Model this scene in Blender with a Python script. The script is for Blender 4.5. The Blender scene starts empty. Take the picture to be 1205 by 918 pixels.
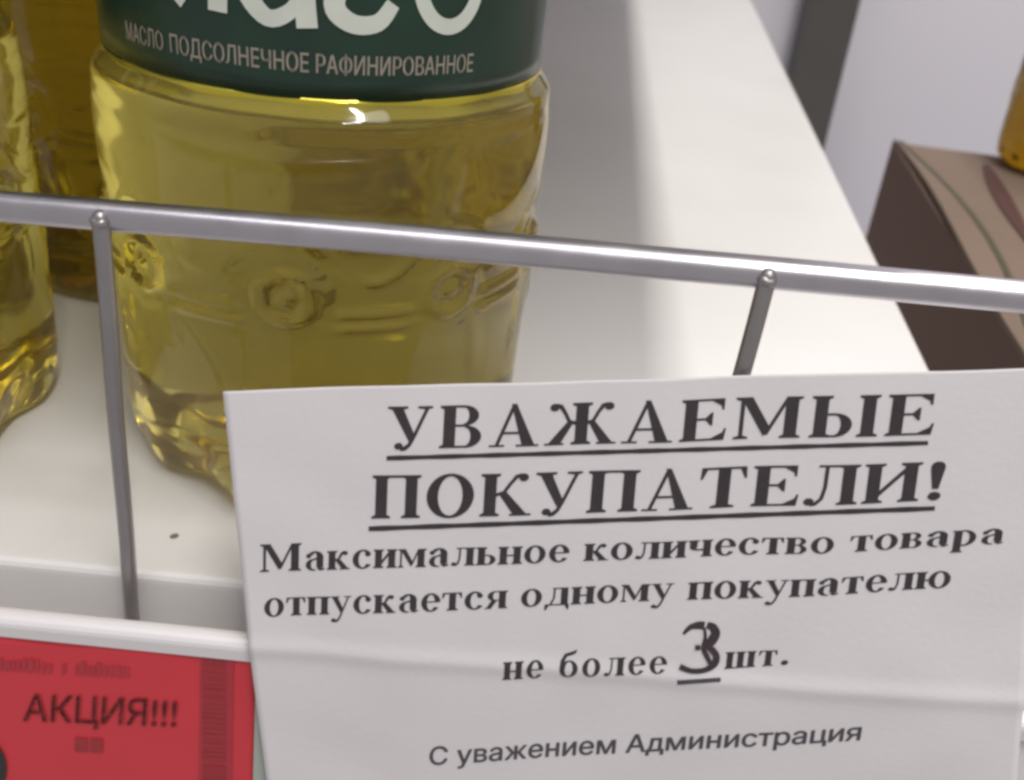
import bpy, bmesh, math, random
from mathutils import Vector, Matrix, noise
from mathutils.geometry import delaunay_2d_cdt
random.seed(7)
S = bpy.context.scene
COL = S.collection

# ------------------------------------------------------------------ camera
F, CX, CY = 1200.0, 602.5, 459.0                 # focal length and centre in photo pixels
dn = Vector((380 - CX, 2560 - CY, F)).normalized()
h = Vector((0, 0, 1)) - dn.z * dn; h.normalize()
up = -dn
X = h.cross(up)
yaw = math.radians(2.0)
Y = (h * math.cos(yaw) + X * math.sin(yaw)).normalized()
X = Y.cross(up)
C = Vector((0, -.148, .135))
def W(v): return Vector((v.dot(X), v.dot(Y), v.dot(up)))
cam_d = bpy.data.cameras.new('camera'); cam = bpy.data.objects.new('camera', cam_d); COL.objects.link(cam)
r_, u_, b_ = W(Vector((1, 0, 0))), W(Vector((0, -1, 0))), W(Vector((0, 0, -1)))
M = Matrix((r_, u_, b_)).transposed().to_4x4(); M.translation = C
cam.matrix_world = M
cam_d.sensor_width = 36; cam_d.lens = 36 * F / 1205
cam_d.clip_start = .005; cam_d.clip_end = 20
cam_d.dof.use_dof = True; cam_d.dof.focus_distance = .175; cam_d.dof.aperture_fstop = 26
S.camera = cam

# ------------------------------------------------------------------ world and lamps (shop ceiling light)
w = bpy.data.worlds.new('World'); S.world = w; w.use_nodes = True
bg = w.node_tree.nodes['Background']; bg.inputs[0].default_value = (1, .965, .965, 1); bg.inputs[1].default_value = .37
def lamp(name, loc, aim, sx, sy, power, colour):
    l = bpy.data.lights.new(name, 'AREA'); l.shape = 'RECTANGLE'; l.size = sx; l.size_y = sy
    l.energy = power; l.color = colour
    o = bpy.data.objects.new(name, l); COL.objects.link(o); o.location = loc
    d = (Vector(aim) - Vector(loc)).normalized()
    yv = Vector((0, 1, 0)); yv = (yv - yv.dot(d) * d).normalized(); xv = yv.cross(-d)
    m = Matrix((xv, yv, -d)).transposed().to_4x4(); m.translation = loc; o.matrix_world = m
    return o
lamp('ceiling_tube', (.405, -.05, 1.42), (.02, .12, 0), .05, 2.0, 23, (1, .965, .92))
lamp('aisle_tube', (.0, -.45, 1.36), (0, .02, 0), 1.3, .26, 5.6, (.97, .955, 1))
S.view_settings.view_transform = 'Standard'; S.view_settings.look = 'None'
S.view_settings.exposure = .08; S.view_settings.gamma = 1
S.render.engine = 'CYCLES'
cy = S.cycles
cy.use_denoising = True
cy.caustics_refractive = True; cy.caustics_reflective = True
cy.max_bounces = 24; cy.transmission_bounces = 20; cy.transparent_max_bounces = 16; cy.diffuse_bounces = 5; cy.glossy_bounces = 8
cy.sample_clamp_indirect = 20; cy.blur_glossy = .6
cy.filter_width = 3.1

# ------------------------------------------------------------------ pixel rays onto real surfaces
def ray(px, py): return W(Vector((px - CX, py - CY, F)))
def onz(px, py, z=0):
    r = ray(px, py); return C + r * ((z - C.z) / r.z)
def ony(px, py, y=0):
    r = ray(px, py); return C + r * ((y - C.y) / r.y)

# ------------------------------------------------------------------ materials
def mat(name, colour, rough=.5, metal=0, var=0, scale=60, bump=0, bscale=400, spec=.5, coat=0, stretch=None):
    m = bpy.data.materials.new(name); m.use_nodes = True
    n, l = m.node_tree.nodes, m.node_tree.links
    p = n['Principled BSDF']
    p.inputs['Base Color'].default_value = (*colour, 1); p.inputs['Roughness'].default_value = rough
    p.inputs['Metallic'].default_value = metal; p.inputs['Specular IOR Level'].default_value = spec
    p.inputs['Coat Weight'].default_value = coat
    tc = n.new('ShaderNodeTexCoord'); mp = n.new('ShaderNodeMapping'); l.new(tc.outputs['Object'], mp.inputs[0])
    if stretch: mp.inputs['Scale'].default_value = stretch
    if var:
        t = n.new('ShaderNodeTexNoise'); t.inputs['Scale'].default_value = scale; t.inputs['Detail'].default_value = 5
        l.new(mp.outputs[0], t.inputs['Vector'])
        mx = n.new('ShaderNodeMix'); mx.data_type = 'RGBA'
        mx.inputs[6].default_value = (*[c * (1 - var) for c in colour], 1)
        mx.inputs[7].default_value = (*[min(1, c * (1 + var)) for c in colour], 1)
        l.new(t.outputs[0], mx.inputs[0]); l.new(mx.outputs[2], p.inputs['Base Color'])
        mr = n.new('ShaderNodeMapRange'); mr.inputs[3].default_value = rough * .8; mr.inputs[4].default_value = min(1, rough * 1.2)
        l.new(t.outputs[0], mr.inputs[0]); l.new(mr.outputs[0], p.inputs['Roughness'])
    if bump:
        t = n.new('ShaderNodeTexNoise'); t.inputs['Scale'].default_value = bscale; t.inputs['Detail'].default_value = 4
        l.new(mp.outputs[0], t.inputs['Vector'])
        b = n.new('ShaderNodeBump'); b.inputs['Strength'].default_value = bump; b.inputs['Distance'].default_value = .0005
        l.new(t.outputs[0], b.inputs['Height']); l.new(b.outputs[0], p.inputs['Normal'])
    return m
m_deck = mat('white_enamel', (.765, .75, .735), .38, var=.05, scale=18, bump=.05, bscale=300)
m_wall = mat('wall_paint', (.70, .68, .74), .6, var=.03, scale=4)
m_post = mat('dark_steel', (.085, .082, .078), .5, var=.2, scale=20)
m_strip = mat('strip_plastic', (.76, .73, .74), .32, var=.03, scale=60)
m_holder = mat('holder_plastic', (.40, .44, .39), .3)
m_steel = mat('rail_chrome', (.56, .54, .58), .33, 1, var=.10, scale=160, bump=.05, bscale=700)
m_wire = mat('wire_steel', (.36, .335, .34), .38, .85, var=.12, scale=120, bump=.08, bscale=500)
m_paper = mat('office_paper', (.74, .71, .725), .75, var=.03, scale=30, bump=.10, bscale=900, spec=.3)
m_ink = mat('printer_ink', (.042, .033, .036), .5, var=.35, scale=500)
m_marker = mat('marker_ink', (.050, .034, .040), .3, var=.6, scale=900)
m_ink_grey = mat('grey_ink', (.075, .068, .078), .5, var=.3, scale=500)
m_red = mat('red_card', (.62, .040, .055), .5, var=.06, scale=60, bump=.05)
m_redink = mat('thermal_ink', (.33, .030, .034), .6, var=.25, scale=300)
m_barbg = mat('smeared_print', (.42, .035, .050), .6, var=.2, scale=90)
m_black = mat('black_digit', (.03, .022, .022), .5)
m_label = mat('green_label', (.009, .036, .021), .38, var=.35, scale=90, coat=.10)
m_cream = mat('cream_letter', (.66, .70, .62), .35, var=.10, scale=200)
m_gold = mat('pale_gold_letter', (.36, .32, .26), .4, var=.2, scale=500)
m_band = mat('refraction_yellow', (.62, .52, .06), .20, .75, var=.45, scale=45)  # metallic yellow standing in for light refracted under the label
m_cap = mat('yellow_cap', (.75, .52, .04), .35)
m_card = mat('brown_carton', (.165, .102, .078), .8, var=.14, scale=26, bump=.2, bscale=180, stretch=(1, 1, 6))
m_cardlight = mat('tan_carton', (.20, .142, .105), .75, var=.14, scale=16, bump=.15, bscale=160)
m_greenline = mat('green_print', (.085, .078, .045), .6)
m_maroon = mat('maroon_shade', (.085, .035, .032), .6)  # dark colour for the painted shade and reflection at a bottle's base
m_crumb = mat('crumb', (.20, .17, .12), .8)
def oil_mat(name='oil_in_clear_plastic', dens=23):
    m = bpy.data.materials.new(name); m.use_nodes = True
    n, l = m.node_tree.nodes, m.node_tree.links; n.remove(n['Principled BSDF'])
    g = n.new('ShaderNodeBsdfGlass'); g.inputs['IOR'].default_value = 1.45; g.inputs['Roughness'].default_value = .07
    g.inputs['Color'].default_value = (1, 1, 1, 1)
    tc = n.new('ShaderNodeTexCoord'); t = n.new('ShaderNodeTexNoise'); t.inputs['Scale'].default_value = 60; t.inputs['Detail'].default_value = 2
    l.new(tc.outputs['Object'], t.inputs['Vector'])
    b = n.new('ShaderNodeBump'); b.inputs['Strength'].default_value = .04; b.inputs['Distance'].default_value = .0010
    l.new(t.outputs[0], b.inputs['Height']); l.new(b.outputs[0], g.inputs['Normal'])
    df = n.new('ShaderNodeBsdfDiffuse'); df.inputs['Color'].default_value = (.72, .62, .18, 1)   # faint haze of the plastic
    ms = n.new('ShaderNodeMixShader'); ms.inputs[0].default_value = .075
    l.new(g.outputs[0], ms.inputs[1]); l.new(df.outputs[0], ms.inputs[2])
    l.new(ms.outputs[0], n['Material Output'].inputs['Surface'])
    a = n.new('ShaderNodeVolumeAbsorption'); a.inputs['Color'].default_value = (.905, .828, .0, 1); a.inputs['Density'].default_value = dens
    l.new(a.outputs[0], n['Material Output'].inputs['Volume'])
    return m
m_oil = oil_mat()
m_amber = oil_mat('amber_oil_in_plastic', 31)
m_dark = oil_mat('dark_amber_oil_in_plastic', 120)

# ------------------------------------------------------------------ helpers
def link_mesh(name, verts, faces, m, parent=None, smooth=True):
    me = bpy.data.meshes.new(name); me.from_pydata([tuple(v) for v in verts], [], faces); me.validate()
    me.materials.append(m)
    if smooth:
        for p in me.polygons: p.use_smooth = True
    o = bpy.data.objects.new(name, me); COL.objects.link(o)
    if parent: o.parent = parent
    return o
def from_bm(name, bm, m, parent=None, smooth=False):
    bmesh.ops.recalc_face_normals(bm, faces=bm.faces)
    me = bpy.data.meshes.new(name); bm.to_mesh(me); bm.free(); me.materials.append(m)
    if smooth:
        for p in me.polygons: p.use_smooth = True
    o = bpy.data.objects.new(name, me); COL.objects.link(o)
    if parent: o.parent = parent
    return o
def empty(name, loc=(0, 0, 0)):
    o = bpy.data.objects.new(name, None); COL.objects.link(o); o.location = loc; o.empty_display_size = .02; return o
def tag(o, label, cat, group=None):
    o['label'] = label; o['category'] = cat
    if group: o['group'] = group
    return o
def structure(o, label=None):
    o['kind'] = 'structure'
    if label: o['label'] = label
    return o
def prism(outline, z0, z1, bevel=0, seg=3):
    """solid from an (x, y) outline between z0 and z1"""
    bm = bmesh.new()
    vs = [bm.verts.new((x, y, z0)) for x, y in outline]
    f = bm.faces.new(vs)
    r = bmesh.ops.extrude_face_region(bm, geom=[f])
    for v in r['geom']:
        if isinstance(v, bmesh.types.BMVert): v.co.z = z1
    if bevel: bmesh.ops.bevel(bm, geom=list(bm.edges), offset=bevel, segments=seg, affect='EDGES', profile=.6)
    return bm
def tube(name, pts, rad, m, parent=None, seg=20, caps=True):
    """round bar along points; rad may be a number or a list"""
    V, Fc = [], []
    for i, p in enumerate(pts):
        a = pts[max(0, i - 1)]; b = pts[min(len(pts) - 1, i + 1)]
        d = (Vector(b) - Vector(a)).normalized()
        s = d.cross(Vector((0, 1, .01))).normalized(); t = d.cross(s)
        rr = rad[i] if isinstance(rad, (list, tuple)) else rad
        for k in range(seg):
            q = 2 * math.pi * k / seg
            V.append(Vector(p) + (s * math.cos(q) + t * math.sin(q)) * rr)
    for i in range(len(pts) - 1):
        for k in range(seg):
            a = i * seg + k; b = i * seg + (k + 1) % seg
            Fc.append((a, b, b + seg, a + seg))
    if caps:
        Fc.append(tuple(range(seg))[::-1]); Fc.append(tuple(range((len(pts) - 1) * seg, len(pts) * seg)))
    return link_mesh(name, V, Fc, m, parent)

# ------------------------------------------------------------------ setting: shelf deck, wall, upright
def xe(y): return .1151 + .0177 / .3987 * (y - .1332)          # the deck's free right end
def yf(x): return .0035 + .045 * x                              # the deck's front edge
deck = from_bm('shelf_deck', prism([(-.6, yf(-.6)), (xe(.01), yf(xe(.01))), (xe(.9), .9), (-.6, .9)], -.022, 0, .0022, 4), m_deck, smooth=False)
structure(deck, 'white enamelled shelf deck the bottles stand on')
wall = from_bm('wall', prism([(-1.2, .904), (1.6, .904), (1.6, .96), (-1.2, .96)], -1.2, 1.2), m_wall); structure(wall)
post = empty('shelf_upright', (.2, .86, -.9))
tag(post, 'dark grey upright post against the pale wall behind the shelf', 'post')
pa, pb = ony(952, 0, .87), ony(1012, 0, .87)
pbm = prism([(pa.x, .865), (pb.x, .865), (pb.x, .9), (pa.x, .9)], -1.0, .7, .002, 2)
po = from_bm('channel', pbm, m_post); 
slots = []
po.parent = post; po.matrix_parent_inverse = Matrix.Translation((-.2, -.86, .9))

lower = from_bm('lower_shelf', prism([(.14, -.05), (.9, -.05), (.9, .56), (.14, .56)], -.17, -.15, .002, 2), m_deck); structure(lower, 'lower white shelf under the carton')

upper = from_bm('upper_shelf', prism([(-.6, -.02), (.122, .012), (.122, .9), (-.6, .9)], .33, .352, .002, 2), m_deck); structure(upper, 'white shelf above the bottles that shades the deck')

# ------------------------------------------------------------------ wire fence: rail and wires
fence = empty('wire_shelf_fence', (0, 0, 0))
tag(fence, 'chromed wire fence with a thick top rail along the front of the shelf', 'wire fence')
RA, RB = ony(0, 244), ony(1205, 352)
d = (RB - RA)
rail_pts = []
for i in range(41):
    t = -1.2 + 3.2 * i / 40
    p = RA + d * t
    sag = .0006 * math.sin(2.2 * t + .3)
    rail_pts.append(Vector((p.x, 0, p.z + sag)))
def rail_z(x):
    t = (x - RA.x) / d.x; return (RA + d * t).z + .0006 * math.sin(2.2 * t + .3)
tube('rail', rail_pts, .00255, m_steel, fence, 28)
WY = -.0022
wires = [(ony(118, 256, WY).x, ony(155, 715, WY)), (ony(903, 328, WY).x, ony(870, 448, WY))]
def wire(xt, low):
    zt = rail_z(xt)
    dz = zt - low.z; k = (low.x - xt) / dz
    n = 14; zb = -.019
    pts, rr = [], []
    for e, q in ((.0014, .25), (.0011, .6), (.0006, .87), (0, 1)):
        pts.append(Vector((xt, WY, zt + e + .0002))); rr.append(.0014 * q)
    for i in range(1, n):
        z = zt + (zb - zt) * i / (n - 1)
        pts.append(Vector((xt + k * (zt - z) + .0001 * math.sin(i * .9), WY, z))); rr.append(.0014)
    o = tube('wire', pts, rr, m_wire, fence, 16)
    bm = bmesh.new(); bmesh.ops.create_icosphere(bm, subdivisions=3, radius=.00125)
    for v in bm.verts:
        v.co.x *= 1.25; v.co.z *= .85
        v.co += v.normal * noise.noise(v.co * 900) * .0002
        v.co += Vector((xt, WY - .0004, zt - .0002))
    wd = from_bm('weld', bm, m_wire, o, True)
for xt, low in wires: wire(xt, low)
sp = wires[1][0] - wires[0][0]
for k in (-1, 2): wire(wires[0][0] + sp * k, Vector((wires[0][0] + sp * k, WY, 0)))

# ------------------------------------------------------------------ price strip on the shelf front
strip = empty('price_strip', (0, -.011, -.003))
tag(strip, 'white plastic price strip with a rounded lip along the shelf front', 'price strip')
prof = [(.0, -.0205), (-.0085, -.0200), (-.0088, -.004)]
for k in range(9):
    a = math.pi * k / 8                                      # from back (y=-.0088) over the top to the front (y=-.0132)
    prof.append((-.0110 + .0022 * math.cos(a), -.0042 + .0020 * math.sin(a)))
prof += [(-.0132, -.0066), (-.0118, -.0074), (-.0185, -.0700), (-.0125, -.0720), (.0, -.0235)]
LIP = .05                                                     # the strip rises a little to the right, as photographed
def sy(x): return .045 * (x + .07)
def sz(x): return LIP * (x + .07) * .45
V, Fc = [], []
xs = [-.5 + i * .65 / 26 for i in range(27)]
for x in xs:
    for (y, z) in prof:
        V.append((x, y + sy(x) * .4, z + sz(x)))
n = len(prof)
for i in range(26):
    for k in range(n):
        a = i * n + k; b = i * n + (k + 1) % n
        Fc.append((a, b, b + n, a + n))
Fc.append(tuple(range(n))); Fc.append(tuple(range(26 * n, 27 * n))[::-1])
st = link_mesh('extrusion', V, Fc, m_strip, None, False)
st.parent = strip; st.matrix_parent_inverse = strip.matrix_world.inverted() if False else Matrix.Translation((0, .011, .003))
def strip_front(x, z):
    """y of the sloping front face at height z"""
    zz = z - sz(x); t = (zz + .0074) / (-.0700 + .0074)
    return -.0118 + t * (-.0185 + .0118) + sy(x) * .4
def on_strip(px, py, off=.0004):
    y = -.012
    for _ in range(12):
        p = ony(px, py, y); y = strip_front(p.x, p.z) - off
    return p

# red tag: a card with a slightly wavy top edge
def tag_pt(u, v):
    """u 0..1 from left to right, v 0..1 from top to bottom"""
    A, B = (-260, 716), (303, 766 )
    Cc, D = (-250, 1010), (296, 1010)
    px = (A[0] * (1 - u) + B[0] * u) * (1 - v) + (Cc[0] * (1 - u) + D[0] * u) * v
    py = (A[1] * (1 - u) + B[1] * u) * (1 - v) + (Cc[1] * (1 - u) + D[1] * u) * v
    return px, py
tg = empty('price_tag', (-.07, -.013, -.03))
tag(tg, 'red price tag with a dark exclamation and a barcode, in the strip at lower left', 'price tag')
V, Fc = [], []
NU, NV = 60, 14
for j in range(NV + 1):
    for i in range(NU + 1):
        u, v = i / NU, j / NV
        px, py = tag_pt(u, v)
        if j == 0: py += 3.0 * math.sin(px * .028 + 2.2) + 1.5 * math.sin(px * .07)
        p = on_strip(px, py, .0007 + .0002 * math.sin(u * 19) * (1 - v) ** 8)
        V.append(p)
for j in range(NV):
    for i in range(NU):
        a = j * (NU + 1) + i; Fc.append((a, a + NU + 1, a + NU + 2, a + 1))
card = link_mesh('card', V, Fc, m_red)
sm = card.modifiers.new('thickness', 'SOLIDIFY'); sm.thickness = .0003; sm.offset = 1
def keep(o, root):
    o.parent = root; o.matrix_parent_inverse = Matrix.Translation(-Vector(root.location))
keep(card, tg)

# ------------------------------------------------------------------ lettering: a bold serif alphabet drawn here stroke by stroke
HL, ST = 50, 168
class Glyph:
    def __init__(s): s.polys = []
    def R(s, x0, y0, x1, y1): s.polys.append([(x0, y0), (x1, y0), (x1, y1), (x0, y1)]); return s
    def P(s, *pts): s.polys.append(list(pts)); return s
    def strip(s, L, Rr):
        for i in range(len(L) - 1): s.polys.append([L[i], L[i + 1], Rr[i + 1], Rr[i]])
        return s
    def S(s, pts, ws):
        L, Rr = [], []
        for i, p in enumerate(pts):
            a = pts[max(0, i - 1)]; b = pts[min(len(pts) - 1, i + 1)]
            dx, dy = b[0] - a[0], b[1] - a[1]; q = math.hypot(dx, dy) or 1
            nx, ny = -dy / q * ws[i] / 2, dx / q * ws[i] / 2
            L.append((p[0] + nx, p[1] + ny)); Rr.append((p[0] - nx, p[1] - ny))
        return s.strip(L, Rr)
    def B(s, cx, cy, rx, ry, tx, ty, a0=0, a1=360, n=20):
        L, Rr = [], []
        for i in range(n + 1):
            a = math.radians(a0 + (a1 - a0) * i / n); c, q = math.cos(a), math.sin(a)
            L.append((cx + rx * c, cy + ry * q)); Rr.append((cx + (rx - tx) * c, cy + (ry - ty) * q))
        return s.strip(L, Rr)
    def D(s, cx, cy, r, ry=None):
        ry = ry or r
        s.polys.append([(cx + r * math.cos(k * math.pi / 7), cy + ry * math.sin(k * math.pi / 7)) for k in range(14)]); return s
    def stem(s, x, y0, y1, w=ST, top=(1, 1), bot=(1, 1), e=52, t=30):
        """vertical stem with its left edge at x and bracketed slab serifs"""
        s.R(x, y0, x + w, y1)
        for yy, sg, (lf, rt) in ((y0, 1, bot), (y1, -1, top)):
            if lf: s.P((x - e, yy), (x - e, yy + sg * t), (x, yy + sg * (t + 26)), (x, yy)) if sg > 0 else s.P((x, yy), (x, yy - t - 26), (x - e, yy - t), (x - e, yy))
            if rt: s.P((x + w, yy), (x + w, yy + sg * (t + 26)), (x + w + e, yy + sg * t), (x + w + e, yy)) if sg > 0 else s.P((x + w, yy), (x + w + e, yy), (x + w + e, yy - t), (x + w, yy - t - 26))
        return s
def G(): return Glyph()
def glyph(ch):
    """returns (polygons, advance) in 1/1000 em; capitals 676 high, x-height 460"""
    g = G(); H, x = 676, 460
    if ch == 'У':
        g.P((20, H), (20, H - 30), (80, H - 50), (235, H - 50), (310, H - 30), (310, H))
        g.P((72, H - 20), (236, H - 20), (420, 205), (335, 115))
        g.P((450, H), (450, H - 30), (540, H - 45), (600, H - 45), (660, H - 30), (660, H))
        g.S([(588, H - 20), (400, 180), (340, 60), (280, 5), (215, -8)], [HL, HL, 56, 70, 66]); g.D(190, 42, 62, 56); return g.polys, 690
    if ch in 'ВЬЫБ':
        if ch == 'В':
            g.stem(75, 0, H, top=(1, 0), bot=(1, 0)); g.R(225, H - 34, 370, H); g.R(225, 340, 370, 374); g.R(225, 0, 380, 34)
            g.B(360, 515, 205, 161, 135, 36, -90, 90); g.B(375, 178, 235, 182, 150, 36, -90, 90); return g.polys, 660
        g.stem(75, 0, H, top=(1, 1)); g.R(225, 356, 350, 392); g.R(225, 0, 350, 34)
        g.B(345, 196, 225, 196, 145, 36, -90, 90)
        if ch == 'Ь': return g.polys, 620
        g.stem(690, 0, H); return g.polys, 930
    if ch == 'А':
        g.P((300, H + 14), (372, H + 14), (640, 30), (465, 30)); g.S([(330, H - 30), (115, 20)], [HL, HL]); g.R(180, 205, 490, 242)
        g.R(10, 0, 225, 30); g.R(385, 0, 700, 30); return g.polys, 715
    if ch == 'Ж':
        c = 500
        g.stem(c - 75, 0, H)
        for q in (-1, 1):
            g.S([(c + q * 60, 345), (c + q * 165, 385), (c + q * 225, 520), (c + q * 290, H - 45), (c + q * 350, H - 30)], [60, 52, 50, 62, 60])
            g.D(c + q * 372, H - 62, 66, 62)
            a = [(c + q * 95, 375), (c + q * 190, 372), (c + q * 440, 25), (c + q * 268, 25)]
            g.P(*(a if q > 0 else a[::-1])); xx = (c + q * 225, c + q * 490); g.R(min(xx), 0, max(xx), 30)
        return g.polys, 1000
    if ch == 'Е':
        g.stem(75, 0, H, top=(1, 0), bot=(1, 0)); g.R(225, H - 34, 560, H); g.R(225, 0, 590, 34); g.R(225, 332, 370, 368)
        g.P((560, H), (535, H - 34), (572, H - 180), (598, H - 180), (598, H)); g.P((430, H - 34), (560, H - 34), (578, H - 130))
        g.P((590, 0), (560, 30), (618, 190), (644, 190), (620, 0)); g.P((440, 34), (600, 34), (622, 140))
        g.P((350, 340), (350, 360), (430, 455), (455, 455), (455, 245), (430, 245)); return g.polys, 665
    if ch == 'М':
        g.stem(95, 0, H, w=HL + 6, top=(1, 0), bot=(1, 1), e=70)
        g.P((95, H), (245, H), (500, 190), (430, 30)); g.S([(455, 60), (705, H - 40)], [HL, HL]); g.P((690, H), (690, H - 60), (720, H))
        g.stem(690, 0, H, top=(0, 1)); return g.polys, 950
    if ch in 'ПО':
        if ch == 'П':
            g.stem(75, 0, H); g.stem(505, 0, H); g.R(225, H - 36, 505, H); return g.polys, 740
        g.B(375, 338, 335, 354, 160, 42, 0, 360, 36); return g.polys, 750
    if ch == 'К':
        g.stem(75, 0, H); g.S([(225, 335), (350, 380), (440, 520), (520, H - 48), (600, H - 30)], [50, 52, 50, 60, 62]); g.D(618, H - 66, 68, 62)
        g.P((270, 370), (390, 380), (680, 25), (490, 25)); g.R(440, 0, 740, 30); return g.polys, 735
    if ch == 'Т':
        g.stem(265, 0, H, top=(0, 0), e=75); g.R(40, H - 36, 640, H)
        g.P((40, H), (30, H - 190), (58, H - 190), (120, H - 36)); g.P((640, H), (560, H - 36), (622, H - 190), (650, H - 190)); return g.polys, 680
    if ch == 'Л':
        g.stem(500, 0, H); g.S([(290, H - 20), (285, 300), (250, 110), (170, 20), (110, 12)], [HL, HL, 52, 56, 60]); g.D(90, 60, 68, 62)
        g.R(180, H - 36, 510, H); return g.polys, 725
    if ch == 'И':
        g.stem(75, 0, H); g.stem(545, 0, H); g.S([(200, 110), (570, 570)], [60, 60]); return g.polys, 785
    if ch == '!':
        g.D(150, 75, 84, 78); g.P((110, 205), (190, 205), (245, 560), (60, 560)); g.D(152, 590, 94, 92); return g.polys, 330
    # small letters
    w = 144
    def stm(xx, y0=0, y1=x, **k): g.stem(xx, y0, y1, w=w, e=38, t=24, **k)
    if ch == 'а':
        g.R(280, 70, 280 + w, 330); g.B(247, 320, 280 + w - 247, 150, w, 42, 0, 90); g.B(249, 320, 168, 150, 110, 42, 88, 150); g.D(110, 355, 56, 52)
        g.B(215, 135, 165, 145, 112, 36, 80, 290); g.S([(220, 270), (290, 290)], [40, 40]); g.S([(330, 70), (380, 18), (455, 40)], [110, 62, 30]); return g.polys, 480
    if ch == 'к':
        stm(50); g.S([(168, 225), (260, 260), (330, 400), (385, 440)], [44, 50, 60, 50]); g.D(400, 400, 54, 50)
        g.P((180, 255), (285, 262), (470, 22), (330, 22)); g.R(285, 0, 510, 24); return g.polys, 515
    if ch == 'с':
        g.B(250, 230, 215, 240, 125, 38, 50, 325); g.D(355, 355, 62, 58); return g.polys, 450
    if ch == 'и':
        stm(50); stm(330); g.S([(150, 80), (350, 380)], [52, 52]); return g.polys, 510
    if ch == 'м':
        g.stem(60, 0, x, w=36, top=(1, 0), bot=(1, 1), e=42, t=24); g.P((60, x), (170, x), (330, 130), (290, 20)); g.S([(300, 50), (440, x - 30)], [36, 36])
        g.stem(425, 0, x, w=w, top=(0, 1), bot=(1, 1), e=38, t=24); return g.polys, 610
    if ch == 'л':
        stm(330); g.S([(195, x - 10), (188, 170), (150, 50), (95, 10)], [36, 38, 46, 50]); g.D(72, 46, 52, 48); g.R(120, x - 28, 340, x); return g.polys, 510
    if ch == 'ь':
        stm(50); g.R(168, 236, 250, 266); g.R(168, 0, 250, 28); g.B(250, 133, 165, 133, 110, 30, -90, 90); return g.polys, 440
    if ch == 'н':
        stm(50); stm(330); g.R(160, 215, 335, 250); return g.polys, 510
    if ch == 'п':
        stm(50); stm(330); g.R(160, x - 30, 335, x); return g.polys, 510
    if ch == 'о':
        g.B(245, 230, 215, 240, 122, 36, 0, 360, 28); return g.polys, 490
    if ch == 'е':
        g.B(240, 230, 205, 240, 120, 38, 5, 325, 26); g.R(110, 232, 435, 262); return g.polys, 455
    if ch == 'ч':
        stm(315); g.stem(50, 260, x, w=w, bot=(0, 0), e=38, t=24); g.B(220, 265, 170, 90, 112, 42, 180, 275); g.R(225, 176, 330, 216); return g.polys, 500
    if ch == 'т':
        g.stem(165, 0, x, w=w, top=(0, 0), e=50, t=24); g.R(20, x - 28, 428, x); g.P((20, x), (12, x - 140), (36, x - 140), (80, x - 28)); g.P((428, x), (368, x - 28), (412, x - 140), (436, x - 140)); return g.polys, 450
    if ch == 'в':
        g.stem(50, 0, x, w=w, top=(1, 0), bot=(1, 0), e=38, t=24); g.R(160, x - 28, 260, x); g.R(160, 232, 260, 258); g.R(160, 0, 270, 28)
        g.B(255, 350, 140, 110, 96, 30, -90, 90); g.B(262, 122, 158, 126, 108, 30, -90, 90); return g.polys, 460
    if ch == 'р':
        g.stem(60, -205, x, w=w, top=(1, 0), e=38, t=24); g.B(240, 230, 230, 240, 120, 40, -120, 125, 26); return g.polys, 520
    if ch == 'у':
        g.R(5, x - 24, 215, x); g.P((45, x - 12), (165, x - 12), (300, 130), (240, 40)); g.R(305, x - 24, 470, x)
        g.S([(405, x - 10), (290, 110), (220, -90), (170, -170), (110, -190)], [36, 36, 44, 52, 50]); g.D(88, -155, 54, 50); return g.polys, 475
    if ch == 'я':
        g.stem(300, 0, x, w=w, top=(0, 1), bot=(0, 1), e=38, t=24); g.R(200, x - 28, 310, x); g.R(200, 205, 310, 233); g.B(225, 332, 165, 128, 112, 30, 90, 270)
        g.P((150, 225), (260, 215), (140, 0), (30, 0)); g.R(5, 0, 110, 24); return g.polys, 470
    if ch == 'д':
        g.R(360, 25, 360 + w, x); g.R(180, x - 28, 480, x); g.S([(225, x - 10), (215, 190), (150, 30)], [36, 38, 44]); g.R(40, 0, 520, 32); g.P((30, 30), (30, -120), (58, -120), (120, 2)); g.P((530, 30), (440, 2), (502, -120), (530, -120)); return g.polys, 550
    if ch == 'ю':
        stm(50); g.R(160, 215, 290, 250); g.B(475, 230, 210, 240, 118, 36, 0, 360, 28); return g.polys, 720
    if ch == 'б':
        g.B(250, 210, 218, 222, 122, 36, 0, 360, 28); g.S([(75, 215), (90, 420), (160, 560), (290, 600), (380, 640), (400, 690)], [90, 96, 90, 84, 66, 30]); return g.polys, 500
    if ch == 'ш':
        stm(50); stm(300); stm(550); g.R(160, 0, 560, 28); return g.polys, 730
    if ch == '.':
        g.D(125, 72, 82, 76); return g.polys, 250
    return [], 250
def text_polys(s, track=0):
    out, x0 = [], 0
    for ch in s:
        p, adv = glyph(ch)
        for q in p: out.append([(a + x0, b) for a, b in q])
        x0 += adv + track
    xs = [a for q in out for a, b in q]
    return out, min(xs), max(xs)
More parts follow.
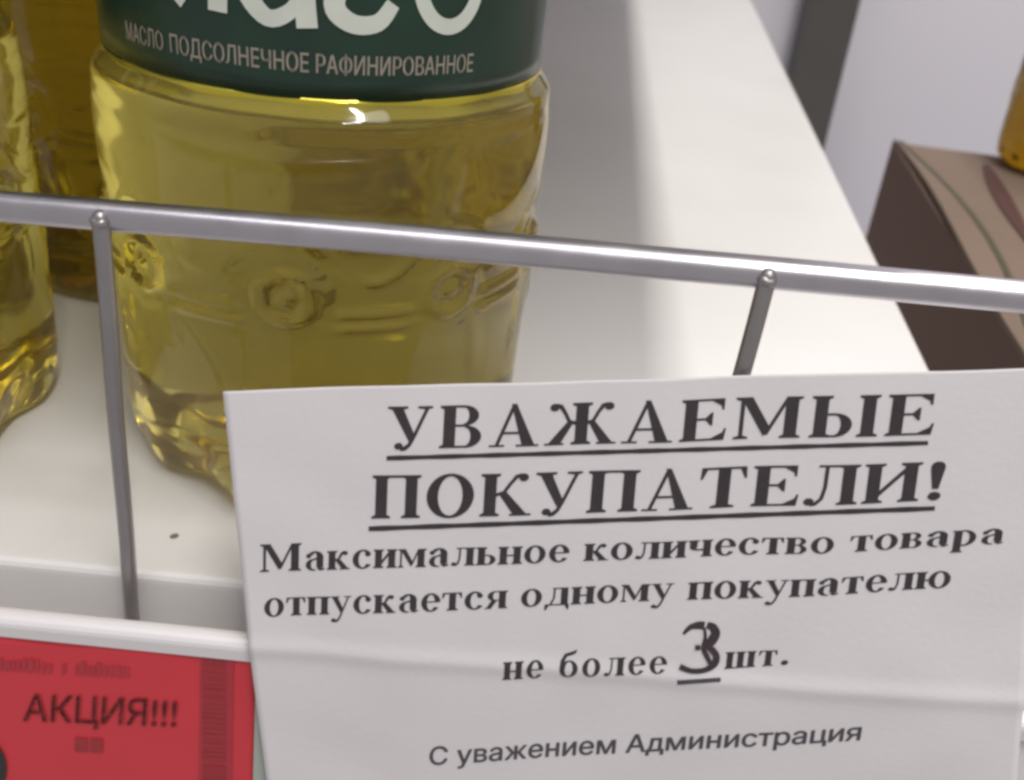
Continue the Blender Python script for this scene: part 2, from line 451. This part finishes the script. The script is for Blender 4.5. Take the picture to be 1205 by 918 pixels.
def font_polys(s, offset=0.0, bold=0):
    """the same, from Blender's built-in sans face; unit = one em of the font"""
    c = bpy.data.curves.new('t', 'FONT'); c.body = s
    o = bpy.data.objects.new('t', c); COL.objects.link(o)
    bpy.context.view_layer.update()
    cu = o.to_curve(bpy.context.evaluated_depsgraph_get())
    loops = []
    for sp in cu.splines:
        bp_ = sp.bezier_points; L_ = []
        for i in range(len(bp_)):
            p, q = bp_[i], bp_[(i + 1) % len(bp_)]
            straight = (p.handle_right - p.co).length < 1e-4 and (q.handle_left - q.co).length < 1e-4
            k = 1 if straight else 5
            for e in range(k):
                t = e / k; P_ = p.co * (1 - t) ** 3 + p.handle_right * 3 * t * (1 - t) ** 2 + q.handle_left * 3 * t * t * (1 - t) + q.co * t ** 3
                if not L_ or (Vector(P_.xy) - L_[-1]).length > 1e-5: L_.append(Vector(P_.xy))
        loops.append(L_)
    o.to_curve_clear(); bpy.data.objects.remove(o); bpy.data.curves.remove(c)
    groups = []                                              # contours that touch are filled together
    for L_ in loops:
        b_ = [min(p.x for p in L_), max(p.x for p in L_), min(p.y for p in L_), max(p.y for p in L_)]
        hit = [g_ for g_ in groups if not (b_[1] < g_[0][0] or b_[0] > g_[0][1])]
        for g_ in hit: groups.remove(g_)
        bb = [min([b_[0]] + [g_[0][0] for g_ in hit]), max([b_[1]] + [g_[0][1] for g_ in hit])]
        groups.append((bb, [L_] + [q for g_ in hit for q in g_[1]]))
    out = []
    for bb, ls in groups:
        co, ed = [], []
        for L_ in ls:
            n0 = len(co); co += L_; ed += [(n0 + k, n0 + (k + 1) % len(L_)) for k in range(len(L_))]
        vs, es, fs = delaunay_2d_cdt(co, ed, [], 0, 1e-6)[:3]
        for f_ in fs:
            cx = sum(vs[k].x for k in f_) / 3; cy_ = sum(vs[k].y for k in f_) / 3; wn = 0
            for a, b in ed:
                A, B = co[a], co[b]
                if (A.y <= cy_) != (B.y <= cy_):
                    xi = A.x + (cy_ - A.y) / (B.y - A.y) * (B.x - A.x)
                    if xi > cx: wn += 1 if B.y > A.y else -1
            if wn: out.append([(vs[k].x * 1000, vs[k].y * 1000) for k in f_])
    if bold:
        base = out; out = []
        for dx, dy in ((-bold, 0), (bold, 0), (0, bold * .5), (0, -bold * .5)): out += [[(a + dx, b + dy) for a, b in q] for q in base]
    xs = [a for q in out for a, b in q]; ys = [b for q in out for a, b in q]
    return out, min(xs), max(xs), max(ys)
def lay(name, polys, place, m, parent, root=None):
    V, Fc = [], []
    for q in polys:
        b = len(V); V += [place(a, c) + Vector((0, -2e-7 * (len(Fc) % 97), 0)) for a, c in q]; Fc.append(tuple(range(b, b + len(q))))
    o = link_mesh(name, V, Fc, m, None, False)
    o.parent = parent; o.matrix_parent_inverse = Matrix.Translation(-Vector((root or parent).location))
    return o

# ------------------------------------------------------------------ paper notice in front of the fence
ZB = -.0035
def paper_y(x, z):
    zb = .0022 + .082 * x
    if z > zb: y = -.0137 + (z - zb) * .155
    else: y = -.0137 + (z - zb) * .095
    # soften the crease where the sheet runs over the strip's lip
    y -= .00035 * math.exp(-((z - zb) / .0020) ** 2)
    y += .0009 * (noise.noise(Vector((x * 22 + 3, z * 18, .3)))) + .0003 * noise.noise(Vector((x * 70, z * 60, 5)))
    return y
def on_paper(px, py, off=0.0):
    y = -.010
    for _ in range(14):
        p = ony(px, py, y); y = paper_y(p.x, p.z)
    p.y = y - off; return p
notice = empty('paper_notice', (.01, -.012, 0))
tag(notice, 'white paper notice with black Cyrillic lettering hung on the wire fence', 'notice')
TL, TR, BL, BR = (262, 461), (1230, 433), (327, 1020), (1187, 1020)
V, Fc = [], []
NU, NV = 120, 240
q = [on_paper(*TL), on_paper(*TR), on_paper(*BL), on_paper(*BR)]
for j in range(NV + 1):
    for i in range(NU + 1):
        u, v = i / NU, j / NV
        a = (q[0] * (1 - u) + q[1] * u) * (1 - v) + (q[2] * (1 - u) + q[3] * u) * v
        a.z += .0006 * math.sin(u * math.pi) * (1 - v) * .3
        V.append((a.x, paper_y(a.x, a.z), a.z))
for j in range(NV):
    for i in range(NU):
        a = j * (NU + 1) + i; Fc.append((a, a + NU + 1, a + NU + 2, a + 1))
sheet = link_mesh('sheet', V, Fc, m_paper)
sm = sheet.modifiers.new('thickness', 'SOLIDIFY'); sm.thickness = .00012; sm.offset = -1
keep(sheet, notice)
def fix_front(o):                                            # solidify backwards, away from the camera
    me = o.data
    if me.polygons[0].normal.y > 0:
        me.flip_normals()
fix_front(sheet); fix_front(card)

def sub(pts, ws, n=5):
    P_, W_ = [], []
    for i in range(len(pts) - 1):
        p0 = pts[max(0, i - 1)]; p1 = pts[i]; p2 = pts[i + 1]; p3 = pts[min(len(pts) - 1, i + 2)]
        for k in range(n):
            t = k / n
            f = lambda a, b, c, d_: .5 * (2 * b + (c - a) * t + (2 * a - 5 * b + 4 * c - d_) * t * t + (3 * b - a - 3 * c + d_) * t ** 3)
            P_.append((f(p0[0], p1[0], p2[0], p3[0]), f(p0[1], p1[1], p2[1], p3[1]))); W_.append(ws[i] + (ws[i + 1] - ws[i]) * t)
    P_.append(pts[-1]); W_.append(ws[-1]); return P_, W_
def place_line(p0, p1, hpx0, hpx1, a, b, cap):
    """map glyph space (x from a to b, y 0..cap) between two baseline pixels, heights in pixels at both ends"""
    A0, B0 = on_paper(*p0), on_paper(*p1)
    A1, B1 = on_paper(p0[0] + .02 * hpx0 * 0, p0[1] - hpx0), on_paper(p1[0], p1[1] - hpx1)
    ha, hb = A1.z - A0.z, B1.z - B0.z
    def place(x, y):
        u = (x - a) / (b - a)
        X_ = A0.x + (B0.x - A0.x) * u; Z_ = A0.z + (B0.z - A0.z) * u
        hh = ha + (hb - ha) * u
        sx = (A1.x - A0.x) / ha * (1 - u) + (B1.x - B0.x) / hb * u
        dz = hh * y / cap; X_ += sx * dz * .45; Z_ += dz
        return Vector((X_, paper_y(X_, Z_) - .00009, Z_))
    return place
def split(polys, n):
    out = []
    for q in polys:
        if len(q) != 4: out.append(q); continue
        f = lambda u, v: tuple((q[0][k] * (1 - u) + q[1][k] * u) * (1 - v) + (q[3][k] * (1 - u) + q[2][k] * u) * v for k in (0, 1))
        for i in range(n):
            for j in range(n): out.append([f(i / n, j / n), f((i + 1) / n, j / n), f((i + 1) / n, (j + 1) / n), f(i / n, (j + 1) / n)])
    return out
def serif_line(name, s, p0, p1, h0, h1, cap, track, m=None):
    polys, a, b = text_polys(s, track)
    if len(s) < 12: polys = split(polys, 6)
    return lay(name, polys, place_line(p0, p1, h0, h1, a, b, cap), m or m_ink, notice)
serif_line('printed_line', 'УВАЖАЕМЫЕ', (455, 528), (1097, 511), 50, 49, 676, 55)
serif_line('printed_line', 'ПОКУПАТЕЛИ!', (437, 610), (1107, 588), 51, 46, 676, 30)
serif_line('printed_line', 'Максимальное количество товара', (306, 673), (1180, 639), 22, 18, 460, 8)
serif_line('printed_line', 'отпускается одному покупателю', (311, 726), (1117, 691), 21.5, 20, 460, 8)
serif_line('printed_line', 'не более', (591, 800), (784, 792), 21, 20, 460, 50)
serif_line('printed_line', 'шт.', (852, 787), (927, 782), 20, 18, 460, 50)
def bar(name, p0, p1, th, m=m_ink):
    N = 40; V, Fc = [], []
    for i in range(N + 1):
        u = i / N; px = p0[0] + (p1[0] - p0[0]) * u; py = p0[1] + (p1[1] - p0[1]) * u
        t = th * (1 + .12 * math.sin(i * 1.7))
        V += [on_paper(px, py - t / 2, .00009), on_paper(px, py + t / 2, .00009)]
    for i in range(N): Fc.append((2 * i, 2 * i + 1, 2 * i + 3, 2 * i + 2))
    o = link_mesh(name, V, Fc, m, None, False); keep(o, notice)
bar('underline', (455, 539), (1092, 521), 5.2)
bar('underline', (434, 622), (1100, 598), 5.6)
bar('underline', (797, 803), (848, 799.5), 5.2, m_ink_grey)
# the figure 3, bigger and inked over by hand
g = G()
g.S(*sub([(804, 746), (812, 738), (822, 735.5), (829, 736)], [3, 6, 9, 10]))
g.S(*sub([(832, 735), (839, 738), (842, 745), (838, 753), (832, 760)], [7, 10, 11, 11, 8]))
g.S(*sub([(829, 738), (830, 750), (828, 762), (832, 772), (836, 780)], [3, 4, 6, 6, 5]))
g.S(*sub([(830, 758), (838, 764), (843, 772), (840, 781), (829, 787.5), (814, 788.5), (800, 783.5)], [5, 8, 8, 8, 6, 6, 7]))
g.S([(818, 761), (824, 761)], [6, 6])
for off in (0,):
    V, Fc = [], []
    for k, qd in enumerate(g.polys):
        b = len(V); V += [on_paper(x, y, .00009 + .000002 * k) for x, y in qd]; Fc.append(tuple(range(b, b + 4)))
    o = link_mesh('figure', V, Fc, m_marker, None, False); keep(o, notice)
polys, a, b, top = font_polys('С уважением Администрация', 0, 17)
lay('printed_line', polys, place_line((505, 900), (1012, 870.5), 21.5, 21, a, b, 730), m_ink_grey, notice)

# ------------------------------------------------------------------ print on the red tag
def tagpix(name, quads, m, off=.00122):
    V, Fc = [], []
    for qd in quads:
        b = len(V); V += [on_strip(x, y, off) for x, y in qd]; Fc.append(tuple(range(b, b + len(qd))))
    o = link_mesh(name, V, Fc, m, None, False); keep(o, tg)
polys, a, b, top = font_polys('АКЦИЯ!!!', 0, 34)
tagpix('printed_word', [[(26 + (x - a) / (b - a) * 182 - y / 730 * -2, 848 + (x - a) / (b - a) * 7 - y / 730 * 31) for x, y in qd] for qd in polys], m_redink)
rnd = random.Random(3)
quads = []
x = -60
while x < 150:                                               # small unreadable line at the top
    wd = rnd.uniform(3, 7)
    if rnd.random() > .12:
        y0 = 774 + .06 * x; hh = rnd.uniform(9, 14)
        quads.append([(x, y0 + 14 - hh), (x + wd, y0 + 14 - hh), (x + wd * .9, y0 + 15), (x, y0 + 15)])
    x += wd + rnd.uniform(1.2, 2.6)
tagpix('small_print', quads, m_barbg, .0012)
tagpix('small_print', [[(88, 868), (103, 869), (103, 885), (88, 884)], [(106, 869), (121, 870), (121, 886), (106, 885)]], m_redink, .0012)
tagpix('barcode_ground', [[(236 - .3 * k, 769 + k * 20), (275 - .3 * k, 772 + k * 20), (275 - .3 * (k + 1), 792 + k * 20), (236 - .3 * (k + 1), 789 + k * 20)] for k in range(11)], m_barbg, .00116)
quads = []; y = 772
while y < 990:
    hh = rnd.choice((1.4, 2.4, 3.6, 5)); quads.append([(238, y), (266, y + 2), (266, y + 2 + hh), (238, y + hh)]); y += hh + rnd.choice((1.6, 2.4, 3.8))
tagpix('barcode', quads, m_redink, .00125)
g = G(); g.B(-34, 905, 42, 42, 15, 12, 0, 360, 30)
tagpix('price_digit', g.polys, m_black, .0013)
# clear holder edge between tag and notice
hold = empty('tag_holder', (-.045, -.013, -.03))
tag(hold, 'narrow grey green plastic tag holder edge between red tag and notice', 'tag holder')
V, Fc = [], []
for k in range(15):
    t = k / 14; a = on_strip(304 - 7 * t, 764 + 250 * t, .0003); b2 = on_strip(322 - 7 * t, 766 + 250 * t, .0003)
    for p_, o_ in ((a, 0), (a, .0012), (b2, .0012), (b2, 0)): V.append((p_.x, p_.y - o_, p_.z))
for k in range(14):
    for e in range(4):
        a = k * 4 + e; b = k * 4 + (e + 1) % 4; Fc.append((a, b, b + 4, a + 4))
Fc += [(0, 1, 2, 3), (56, 59, 58, 57)]
o = link_mesh('plastic_channel', V, Fc, m_holder, None, False); keep(o, hold)

# ------------------------------------------------------------------ oil bottles
PROF = [(0, 0), (.018, .0004), (.032, .0005), (.0395, .0008), (.0425, .0022), (.0440, .0055), (.0447, .0100), (.0450, .0160), (.0452, .024), (.0454, .032), (.0457, .040), (.0457, .0465),
        (.0456, .050), (.0457, .0545), (.0456, .0575), (.0455, .0605), (.0457, .0632), (.0461, .067), (.0464, .073), (.0463, .079),
        (.0460, .0820), (.0459, .0840), (.0457, .0852), (.0455, .0858), (.0451, .0863), (.0443, .0873), (.0436, .0882), (.0431, .0890), (.0429, .0898), (.0431, .0908), (.0430, .0925), (.0430, .13), (.0430, .165), (.0433, .1675), (.0440, .170), (.0432, .178),
        (.0400, .192), (.0340, .206), (.0260, .219), (.0180, .230), (.0140, .238), (.0130, .243), (.0130, .256), (0, .256)]
def smooth_prof(P, n=5):
    out = []
    for i in range(len(P) - 1):
        p0 = P[max(0, i - 1)]; p1 = P[i]; p2 = P[i + 1]; p3 = P[min(len(P) - 1, i + 2)]
        m_ = max(1, min(n, int(math.hypot(p2[0] - p1[0], p2[1] - p1[1]) / .0006)))
        for k in range(m_):
            t = k / m_
            f = lambda a, b, c, d_: .5 * (2 * b + (c - a) * t + (2 * a - 5 * b + 4 * c - d_) * t * t + (3 * b - a - 3 * c + d_) * t ** 3)
            out.append((max(0, f(p0[0], p1[0], p2[0], p3[0])), f(p0[1], p1[1], p2[1], p3[1])))
    out.append(P[-1]); return out
TH0 = -.80
def relief(th, z):
    """moulded relief: petal foot, a rosette in every panel gap, paired ridges between the rosettes"""
    n = 9; d_ = 0
    ph = ((th - TH0) * n / (2 * math.pi) + .5) % 1 - .5
    c5 = math.cos((th - TH0) * 5)
    front = .12 + .88 * max(0, min(1, .7 - 1.6 * math.sin(th)))      # the moulding fades out round the back
    if z < .046:                                             # petals in the lower body
        e = max(0, min(1, (.046 - z) / .024)) * max(0, min(1, z / .003))
        d_ -= .0022 * e * max(0, c5) ** 2
        d_ += .0005 * e * math.cos((th - TH0) * 10 + 1)
    if .0005 < z < .014: d_ -= .0032 * (1 - z / .014) * max(0, c5) ** 1.5
    ax = ph / n * 2 * math.pi * .046; az = z - .0532
    rr = math.hypot(ax, az)
    if rr < .0085:
        d_ += front * (.0014 * math.exp(-((rr - .0048) / .0009) ** 2) + .0012 * math.exp(-(rr / .0016) ** 2) + .0004 * math.exp(-((rr - .0075) / .0005) ** 2))
    gap = max(0, min(1, (abs(ph) - .24) / .06))              # ridges only between rosettes
    d_ += front * gap * .0010 * (math.exp(-((z - .0503) / .0006) ** 2) + math.exp(-((z - .0476) / .0006) ** 2))
    ap = abs(ph) - .27                                       # arches rising over each rosette
    za = .0615 + .005 * math.cos(ph * 2 * math.pi)
    d_ += front * .00045 * math.exp(-((z - za) / .0009) ** 2)
    if .030 < z < .049:
        d_ += .0005 * math.exp(-((abs(ph) - .30 + (z - .03) * 6) / .03) ** 2) * math.sin((z - .030) / .019 * math.pi)
    for bt, bz, br in ((-1.60, .0838, .0011), (-1.93, .0868, .0007), (-1.55, .0765, .0006)):   # little bubbles under the skin
        q = ((th - bt + math.pi) % (2 * math.pi) - math.pi) * .046
        d_ += .0006 * math.exp(-(q * q + (z - bz) ** 2) / br ** 2)
    return d_
def make_bottle():
    root = empty('oil_bottle')
    P = smooth_prof(PROF); N = 192
    V, Fc = [], []
    for (r, z) in P[1:-1]:
        for k in range(N):
            th = 2 * math.pi * k / N
            rr = r + (relief(th, z) if r > .02 and z < .09 else 0)
            if z < .09: zz = z + (.0016 * max(0, math.cos(th * 6)) * max(0, 1 - z / .004) if z < .004 else 0)
            else: zz = z
            wob = .00025 * noise.noise(Vector((math.cos(th) * 1.6, math.sin(th) * 1.6, z * 9)))
            V.append(((rr + wob) * math.cos(th), (rr + wob) * math.sin(th), zz + .0004))
    m_ = len(P) - 2
    V.append((0, 0, .0045)); V.append((0, 0, P[-1][1]))
    for i in range(m_ - 1):
        for k in range(N):
            a = i * N + k; b = i * N + (k + 1) % N
            Fc.append((a, b, b + N, a + N))
    for k in range(N):
        Fc.append((m_ * N, (k + 1) % N, k)); Fc.append((m_ * N + 1, (m_ - 1) * N + k, (m_ - 1) * N + (k + 1) % N))
    body = link_mesh('body', V, Fc, m_oil, root)
    # label: a sleeve with real thickness
    V, Fc = [], []; NL = 160
    ring = [(.04318, .0906), (.04345, .0907), (.04345, .1645), (.04318, .1646)]
    lz = [(.04318, .0900)] + [(.04345, .0900 + .0745 * k / 24) for k in range(25)] + [(.04318, .1645)]
    for (r, z) in lz:
        for k in range(NL):
            th = 2 * math.pi * k / NL
            dz = .0004 * math.sin(th * 2 + 1) if z < .0905 else 0
            V.append((r * math.cos(th), r * math.sin(th), z + dz))
    for i in range(len(lz)):
        for k in range(NL):
            a = i * NL + k; b = i * NL + (k + 1) % NL
            c_ = ((i + 1) % len(lz)) * NL
            Fc.append((a, b, c_ + (k + 1) % NL, c_ + k))
    label = link_mesh('label', V, Fc, m_label, root)
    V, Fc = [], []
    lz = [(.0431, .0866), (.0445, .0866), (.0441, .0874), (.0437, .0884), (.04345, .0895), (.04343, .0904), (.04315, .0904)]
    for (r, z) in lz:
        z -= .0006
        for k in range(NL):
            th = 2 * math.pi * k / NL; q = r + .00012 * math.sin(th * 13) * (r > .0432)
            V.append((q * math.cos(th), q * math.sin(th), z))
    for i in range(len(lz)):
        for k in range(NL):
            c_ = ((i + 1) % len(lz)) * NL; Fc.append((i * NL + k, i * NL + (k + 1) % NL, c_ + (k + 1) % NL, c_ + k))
    link_mesh('refraction_band', V, Fc, m_band, root)  # added ring that paints the bright refraction in the clear plastic below the label
    # cap
    bm = bmesh.new(); bmesh.ops.create_cone(bm, cap_ends=True, segments=48, radius1=.0165, radius2=.0158, depth=.02, matrix=Matrix.Translation((0, 0, .2575)))
    for v in bm.verts:
        a = math.atan2(v.co.y, v.co.x); v.co.x *= 1 + .012 * math.cos(a * 24); v.co.y *= 1 + .012 * math.cos(a * 24)
    bmesh.ops.bevel(bm, geom=[e for e in bm.edges if abs(e.verts[0].co.z - e.verts[1].co.z) < 1e-5], offset=.0012, segments=2, affect='EDGES')
    from_bm('cap', bm, m_cap, root)
    return root, body, label
BX, BY = -.052, .064
b0, body0, label0 = make_bottle()
b0.location = (BX, BY, 0)
# lettering wrapped round the label; th measured in the bottle's own frame
def cyl(px, py, R=.0436):
    r = ray(px, py); o = C - Vector((BX, BY, 0))
    a = r.x ** 2 + r.y ** 2; b = 2 * (o.x * r.x + o.y * r.y); c = o.x ** 2 + o.y ** 2 - R * R
    D_ = b * b - 4 * a * c
    t = (-b - math.sqrt(max(0, D_))) / (2 * a); p = o + r * t
    return math.atan2(p.y, p.x), p.z
def wrap(name, polys, th0, th1, z0, zh, a, b, cap, m, R=.04362):
    V, Fc = [], []
    for k, qd in enumerate(polys):
        s = len(V)
        for x, y in qd:
            th = th0 + (th1 - th0) * (x - a) / (b - a); z = z0 + zh * y / cap
            V.append((R * math.cos(th), R * math.sin(th), z))
        Fc.append(tuple(range(s, s + len(qd))))
    return link_mesh(name, V, Fc, m, label0, False)
tL, tR = cyl(200, 52)[0], cyl(556, 84)[0]
print('label th', tL, tR, cyl(400, 88), cyl(400, 65), cyl(530, 40), cyl(272, 17), cyl(215, 3))
zb_ = .0941
polys, a, b, top = font_polys('ПОДСОЛНЕЧНОЕ РАФИНИРОВАННОЕ', 0, 16)
wrap('small_lettering', polys, tL, tR, zb_, .0031, a, b, 730, m_gold)
polys, a, b, top = font_polys('МАСЛО', 0, 16)
wrap('small_lettering', polys, tL - .27, tL - .035, zb_, .0031, a, b, 730, m_gold)
# large brush letters of the name (their lower halves are in the picture)
def big(strokes):
    g = G()
    for pts, ws in strokes: g.S(*sub(pts, ws))
    V, Fc = [], []
    for k, qd in enumerate(g.polys):
        s = len(V)
        for x, y in qd:
            th = -math.pi / 2 + x / .0436 / 1000; V.append(((.04364 + k * 1e-6) * math.cos(th), (.04364 + k * 1e-6) * math.sin(th), .1012 + y / 1000))
        Fc.append((s, s + 1, s + 2, s + 3))
    return link_mesh('large_letter', V, Fc, m_cream, label0, False)
def arcx(px, py): return (cyl(px, py)[0] + math.pi / 2) * 43.6
xa, xl, xl0, xg, xo = arcx(325, 35), arcx(264, 14), arcx(208, 0), arcx(425, 40), arcx(528, 38)
print('arc positions mm', xl0, xl, xa, xg, xo)
w_ = 3.4
big([([(xl - 1.2, .9), (xl - .9, 8), (xl - 1.2, 15)], [w_, w_, w_]), ([(xl - 1.4, 14.5), (xl - 4.5, 14), (xl - 6.5, 6), (xl - 9.5, 1.6)], [2, 2.6, w_, w_])])
big([([(xa + 4.6, 14), (xa, 15.8), (xa - 4.6, 11), (xa - 4.8, 5), (xa - 1.4, 1.0), (xa + 2.4, 2.4), (xa + 4.6, 6)], [2.2, 2.6, w_, w_, 2.8, 2.4, 2]),
     ([(xa + 4.8, 15.5), (xa + 4.4, 8), (xa + 5.0, -.1)], [w_, w_, w_])])
big([([(xg - 4, 13), (xg, 15.4), (xg + 3.6, 13), (xg + 1.4, 9.2), (xg - 3.4, 6.6), (xg - 4.2, 3.2), (xg - 1.2, 1.0), (xg + 2.8, 1.4), (xg + 5.2, 4.4)], [2, 2.8, w_, w_, w_, w_, 3.0, 2.8, 2.4])])
big([([(xo + 5.8 * math.cos(a_), 8.3 + 7.6 * math.sin(a_)) for a_ in [math.pi / 2 + k * math.pi / 6 for k in range(13)]], [2.6] * 13)])

def copy_bottle(x, y, z, rot, oil=None):
    c = b0.copy(); COL.objects.link(c); c.location = (x, y, z); c.rotation_euler = (0, 0, rot)
    for ch in list(b0.children):
        k = ch.copy(); COL.objects.link(k); k.parent = c
        if oil and ch == body0: k.material_slots[0].link = 'OBJECT'; k.material_slots[0].material = oil
        for gch in ch.children:
            g_ = gch.copy(); COL.objects.link(g_); g_.parent = k
    return c
GRP = 'bottles of sunflower oil'
tag(b0, 'large front oil bottle with green label behind the notice top left corner', 'oil bottle', GRP)
cl = copy_bottle(-.160, .0455, 0, .7)
tag(cl, 'yellow oil bottle cut by the left frame edge, in the front row', 'oil bottle', GRP)
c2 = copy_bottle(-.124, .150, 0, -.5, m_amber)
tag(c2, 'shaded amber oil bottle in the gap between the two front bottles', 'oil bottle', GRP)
for k, (x, y) in enumerate(((-.225, .135), (-.132, .256), (-.228, .240), (-.140, .355))):
    c = copy_bottle(x, y, 0, .9 * k + .3)
    tag(c, ('oil bottle behind the leftmost front bottle', 'oil bottle two rows behind the large front bottle', 'oil bottle at the left in the third row', 'oil bottle farthest back in the row')[k], 'oil bottle', GRP)

# ------------------------------------------------------------------ crumb on the deck
bm = bmesh.new(); bmesh.ops.create_icosphere(bm, subdivisions=2, radius=.0006)
for v in bm.verts: v.co.x *= 1.5; v.co.z *= .5; v.co += v.normal * .0002 * noise.noise(v.co * 3000)
cr = from_bm('crumb', bm, m_crumb); cp = onz(205, 632, 0); cr.location = (cp.x, cp.y, .0003); cr.rotation_euler = (0, 0, .6)
tag(cr, 'tiny dark crumb on the white shelf near the left fence wire', 'crumb')

# ------------------------------------------------------------------ carton on the lower shelf, with a bottle on it
ZT = -.02
k0 = onz(1050, 167, ZT); k1 = onz(1197, 402, ZT); kr = onz(1180, 174, ZT)
ax = (k1 - k0); ax.z = 0; L_ = ax.length; ax.normalize(); rx = Vector((-ax.y, ax.x, 0))
if rx.x < 0: rx = -rx
box = empty('cardboard_carton', (k0.x, k0.y, -.15)); box.rotation_euler = (0, 0, 0)
tag(box, 'brown cardboard carton right of the shelf with an oil bottle on top', 'carton')
def box_pt(a, b, z): p = k0 + ax * a + rx * b; return (p.x, p.y, z)
def slab(name, a0, a1, b0_, b1, z0, z1, m, bev=.0006):
    o = from_bm(name, prism([box_pt(a0, b0_, 0)[:2], box_pt(a1, b0_, 0)[:2], box_pt(a1, b1, 0)[:2], box_pt(a0, b1, 0)[:2]], z0, z1, bev, 2), m)
    keep(o, box); return o
LB = .46
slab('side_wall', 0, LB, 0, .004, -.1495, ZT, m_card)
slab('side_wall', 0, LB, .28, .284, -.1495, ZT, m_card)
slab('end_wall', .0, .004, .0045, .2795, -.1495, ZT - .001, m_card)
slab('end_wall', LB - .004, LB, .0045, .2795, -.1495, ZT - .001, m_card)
# narrow folded flap along the near left edge, then the seam, then the wide flap
def sheetbox(name, pts_top, th, m):
    bm = bmesh.new(); vs = [bm.verts.new(p) for p in pts_top]; f = bm.faces.new(vs)
    r = bmesh.ops.extrude_face_region(bm, geom=[f])
    for v in r['geom']:
        if isinstance(v, bmesh.types.BMVert): v.co.z -= th
    bmesh.ops.triangulate(bm, faces=[f_ for f_ in bm.faces if len(f_.verts) > 4])
    o = from_bm(name, bm, m); keep(o, box); return o
def curve_b(t): return .003 + .013 * math.sin(min(1, t / .62) * math.pi)
st_ = [i / 14 for i in range(15)]
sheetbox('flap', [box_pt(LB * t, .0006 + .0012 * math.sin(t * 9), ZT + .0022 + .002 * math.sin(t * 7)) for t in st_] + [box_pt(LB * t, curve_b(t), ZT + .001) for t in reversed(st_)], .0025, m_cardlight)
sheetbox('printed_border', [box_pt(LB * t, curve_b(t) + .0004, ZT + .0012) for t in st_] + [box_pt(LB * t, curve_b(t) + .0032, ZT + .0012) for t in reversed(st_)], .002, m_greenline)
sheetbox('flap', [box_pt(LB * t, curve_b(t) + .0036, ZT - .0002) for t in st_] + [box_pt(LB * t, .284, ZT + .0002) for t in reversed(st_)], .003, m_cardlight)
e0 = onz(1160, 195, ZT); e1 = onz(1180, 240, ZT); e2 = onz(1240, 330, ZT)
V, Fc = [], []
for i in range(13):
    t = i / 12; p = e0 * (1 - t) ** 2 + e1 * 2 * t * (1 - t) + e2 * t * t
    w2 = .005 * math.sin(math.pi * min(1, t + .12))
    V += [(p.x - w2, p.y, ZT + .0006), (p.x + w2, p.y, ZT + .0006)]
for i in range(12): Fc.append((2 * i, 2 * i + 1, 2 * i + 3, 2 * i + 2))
o = link_mesh('maroon_shade', V, Fc, m_maroon, None, False); keep(o, box)  # flat band painting the bottle's shade and reflection on the carton top
bp = onz(1180, 200, ZT)
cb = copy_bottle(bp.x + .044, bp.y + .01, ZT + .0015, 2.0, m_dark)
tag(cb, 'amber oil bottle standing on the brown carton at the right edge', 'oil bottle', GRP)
